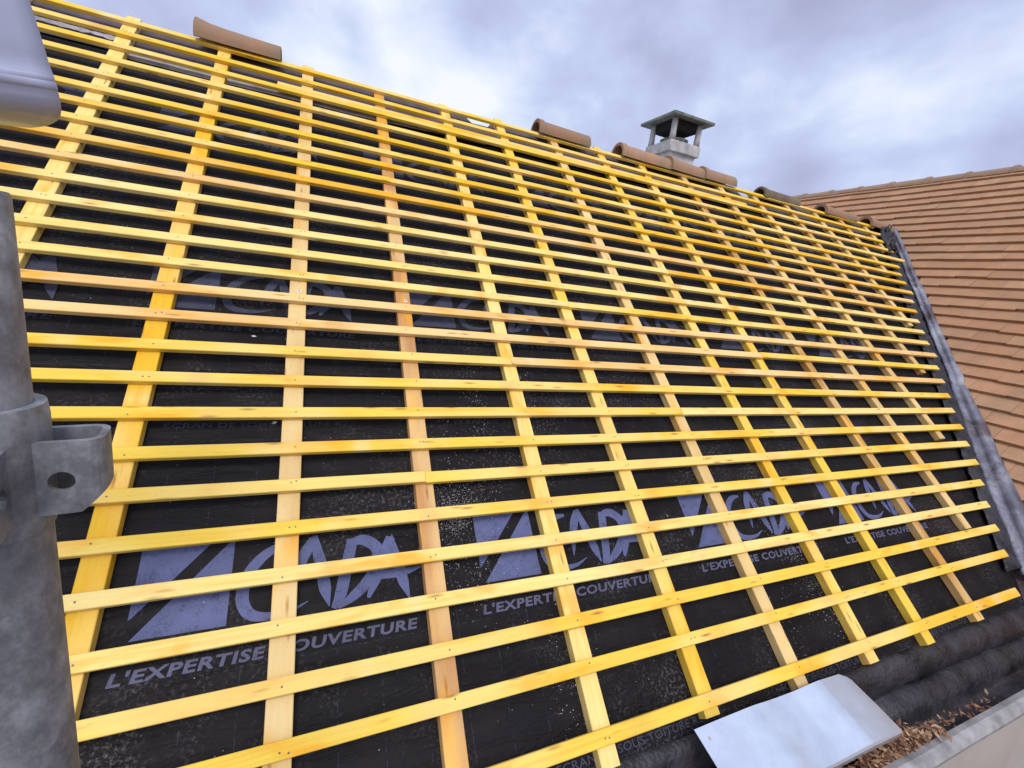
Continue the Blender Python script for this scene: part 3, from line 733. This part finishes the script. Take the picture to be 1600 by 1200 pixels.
# ------------------------------------------------------------------ pale folded sheet lying over the eaves
ws = MB(); ids = []
SLn = R(17)
def WSP(u, d_, h=0): return P(0, 3.668, .012)+XV*(u+.012)+Vector((0, -math.cos(SLn), -math.sin(SLn)))*d_+Vector((0, -math.sin(SLn), math.cos(SLn)))*h
import bisect
us = [1.335, 1.36, 1.42, 1.50, 1.56, 1.59, 1.62, 1.66, 1.72, 1.78, 1.81, 1.85, 1.89, 1.93, 1.95, 1.98, 2.03, 2.07, 2.100, 2.112]
hs = [.0, .001, .004, .007, .0095, .0100, .0085, .0050, .0025, .0022, .0026, .0052, .0080, .0098, .0090, .0072, .0045, .0020, .0005, -.001]
ds = [0, .003, .06, .12, .17, .205, .211, .213, .213]
for i, u in enumerate(us):
    row = []
    for j, d_ in enumerate(ds):
        cut = max(0, (u-2.085))*1.1; dd = d_ if d_ > .1 else d_+cut*(1-d_/.1)
        lipz = -(.005 if j == 6 else .020 if j == 7 else .045 if j == 8 else 0)
        row.append(ws.vert(WSP(u+.02*(d_/.2) if u > 2.0 else u+.006*(d_/.2), dd, hs[i]*1.7+lipz+.002*mnoise.noise(Vector((u*6, d_*9, 2))))))
    ids.append(row)
for a, b in zip(ids[:-1], ids[1:]):
    for j in range(len(ds)-1): ws.face((a[j], b[j], b[j+1], a[j+1]))
o = ws.build('metal_sheet', M_WHITE, smooth=True, solid=.0022); o.modifiers.new('es', 'EDGE_SPLIT').split_angle = R(25)
tag(o, 'pale bluish-white folded metal sheet lying over the eaves at the bottom right', 'metal sheet')
for du, dd in ((1.37, .035), (1.645, .085)):
    m_ = MB(); c0 = WSP(du, dd, .0085); m_.loft(cyl_rings(c0, Vector((0, -math.sin(SLn), math.cos(SLn))), .004, [-.006, .0012], 8)); m_.build('rivet', M_CONC, o)

# ------------------------------------------------------------------ scaffold pole with bracket loops
pc = Vector((.0279, -3.1544, 0)); zt = -1.142
pole = empty('scaffold_pole', (pc.x, pc.y, GZ))
tag(pole, 'galvanised grey scaffold standard with bracket loops, close up at the left edge', 'scaffold pole')
m_ = MB(); m_.loft(cyl_rings(pc, (0, 0, 1), .024, [-1.27, zt-.003, zt, zt, zt-.004, -1.22], 48, [.024, .024, .0232, .0208, .0203, .0203]), caps=False); m_.build('tube', M_GALV, pole, smooth=True).modifiers.new('es', 'EDGE_SPLIT').split_angle = R(50)
m_ = MB(); m_.loft(cyl_rings(pc, (0, 0, 1), .03, [GZ, -1.345, -1.340], 48, [.0275, .0275, .0275])); m_.build('lower_tube', M_GALV, pole, smooth=True).modifiers.new('es', 'EDGE_SPLIT').split_angle = R(50)
m_ = MB(); m_.loft(cyl_rings(pc, (0, 0, 1), .03, [-1.345, -1.337, -1.272, -1.264, -1.264, -1.272], 48, [.0288, .0308, .0308, .0300, .0243, .0242]), caps=False); m_.build('sleeve', M_GALV, pole, smooth=True).modifiers.new('es', 'EDGE_SPLIT').split_angle = R(50)
right = Vector((.92, .3925, 0)).normalized(); toward = Vector((.3925, -.92, 0)).normalized()
def lug(ang, z0, z1):
    dr = right*math.cos(ang)+toward*math.sin(ang); sd_ = Vector((0, 0, 1)).cross(dr)
    hw, out, rc, th = .0170, .0585, .010, .0042
    def path(off):
        r = rc-off; pts = [(.022, -(hw-off))]
        pts += [(x, -(hw-off)) for x in (.029, .034, .040, .0455)]
        for k in range(6): a = -math.pi/2+math.pi/2*k/5; pts.append((out-rc+math.cos(a)*r, -(hw-rc)+math.sin(a)*r))
        for k in range(6): a = math.pi/2*k/5; pts.append((out-rc+math.cos(a)*r, (hw-rc)+math.sin(a)*r))
        pts += [(x, hw-off) for x in (.0455, .040, .034, .029)]
        pts.append((.022, hw-off)); return pts
    po, pi_ = path(0), path(th); mb = MB()
    def w3(p, z): return pc+dr*p[0]+sd_*p[1]+Vector((0, 0, z))
    zs = [z0, z0+.004, z1-.002, z1]
    n = len(po)
    # outer and inner skins with round holes through both straight walls
    hc_x, hc_z, hr = .0372, (z0+z1)/2-.002, .0066
    def skin(pp):
        bot = [mb.vert(w3(p, z0+max(0, p[0]-.0457)*1.0)) for p in pp]; topv = [mb.vert(w3(p, z1)) for p in pp]
        rim = {}
        for side in (0, 1):
            i0, i1 = (1, 4) if side == 0 else (n-5, n-2)
            y = pp[i0][1]
            ring = [mb.vert(w3((hc_x+hr*math.cos(a), y), hc_z+hr*math.sin(a))) for a in [2*math.pi*k/16 for k in range(16)]]
            x0, x1 = (pp[i0], pp[i1]); lo = min(i0, i1); hi = max(i0, i1)
            loop_b = bot[lo:hi+1]; loop_t = topv[lo:hi+1][::-1]
            outer = loop_b+loop_t            # 4 bottom + 4 top
            pts2 = outer
            # connect ring to outer loop by angle
            def ang_of(vi):
                p = Vector(mb.v[vi])-pc; return math.atan2(p.z-hc_z, p.dot(dr)-hc_x)
            oo = sorted(pts2, key=ang_of); rr_ = sorted(ring, key=ang_of)
            i = j = 0; No, Nr = len(oo), len(rr_)
            dist = lambda a, b: (Vector(mb.v[a])-Vector(mb.v[b])).length
            j = min(range(Nr), key=lambda q: dist(oo[0], rr_[q])); rr_ = rr_[j:]+rr_[:j]; j = 0
            while i < No or j < Nr:
                if j >= Nr or (i < No and dist(oo[(i+1) % No], rr_[j % Nr]) <= dist(oo[i % No], rr_[(j+1) % Nr])): mb.face((oo[i % No], oo[(i+1) % No], rr_[j % Nr])); i += 1
                else: mb.face((oo[i % No], rr_[(j+1) % Nr], rr_[j % Nr])); j += 1
            rim[side] = ring
        for i in range(n-1):
            if 1 <= i < 4 or n-5 <= i < n-2: continue
            mb.face((bot[i], bot[i+1], topv[i+1], topv[i]))
        return bot, topv, rim
    bo, to, ro_ = skin(po); bi, ti, ri = skin(pi_)
    for i in range(n-1): mb.face((to[i], to[i+1], ti[i+1], ti[i])); mb.face((bo[i], bo[i+1], bi[i+1], bi[i]))
    for s in (0, 1):
        for k in range(16): mb.face((ro_[s][k], ro_[s][(k+1) % 16], ri[s][(k+1) % 16], ri[s][k]))
    mb.build('bracket_loop', M_GALV, pole)
for a in (R(14), R(104), R(194), R(-76)): lug(a, -1.3335, -1.2855)

# ------------------------------------------------------------------ grey curved sheet at the upper left
def ray(x, y): return (rt*((x-800)/711.5)+up*(-(y-600)/711.5)+fw)
c0 = ray(87, 133); c0 = CAM+c0/math.hypot(c0.x, c0.y)*.92
axv = Vector((.83, .56, .20)).normalized(); s1 = axv.cross(Vector((0, 0, 1))).normalized(); s2 = s1.cross(axv)
gs = MB(); ids = []
bp = [(-.050, .30), (-.030, .23), (-.014, .165), (-.004, .10), (-.001, .05), (-.001, .024), (.001, .012), (.0045, .007), (.006, .002), (.004, -.003), (.001, -.006), (-.0005, -.011), (-.003, -.019), (-.009, -.027), (-.022, -.034), (-.046, -.038), (-.09, -.040), (-.16, -.038)]
def cr(q, t):
    i = min(int(t), len(q)-2); f_ = t-i; a, b, c, d_ = (Vector((*q[max(0, min(len(q)-1, i+k))], 0)) for k in (-1, 0, 1, 2))
    return .5*((2*b)+(c-a)*f_+(2*a-5*b+4*c-d_)*f_*f_+(-a+3*b-3*c+d_)*f_**3)
for i in range(41):
    t = i/40; row = []
    for k in range(103):
        p = cr(bp, k/6); fl = max(0, 1-(1-t)*7)
        x, y = p.x, p.y
        if -.004 < y < .012: x -= .0045*fl*max(0, 1-abs(y-.003)/.008)       # the pressed bead dies out before the end
        w_ = .004*mnoise.noise(Vector((t*2, y*4, 3)))
        row.append(gs.vert(c0-axv*(.8*(1-t)+.02*max(0, -y/.06)*0)+s1*(x+w_)+s2*y))
    ids.append(row)
for a, b in zip(ids[:-1], ids[1:]):
    for j in range(102): gs.face((a[j], b[j], b[j+1], a[j+1]))
o = gs.build('bent_sheet', M_SHEET, smooth=True, solid=.003)
tag(o, 'glossy bluish-grey bent sheet jutting in at the upper left corner above the pole', 'bent sheet')
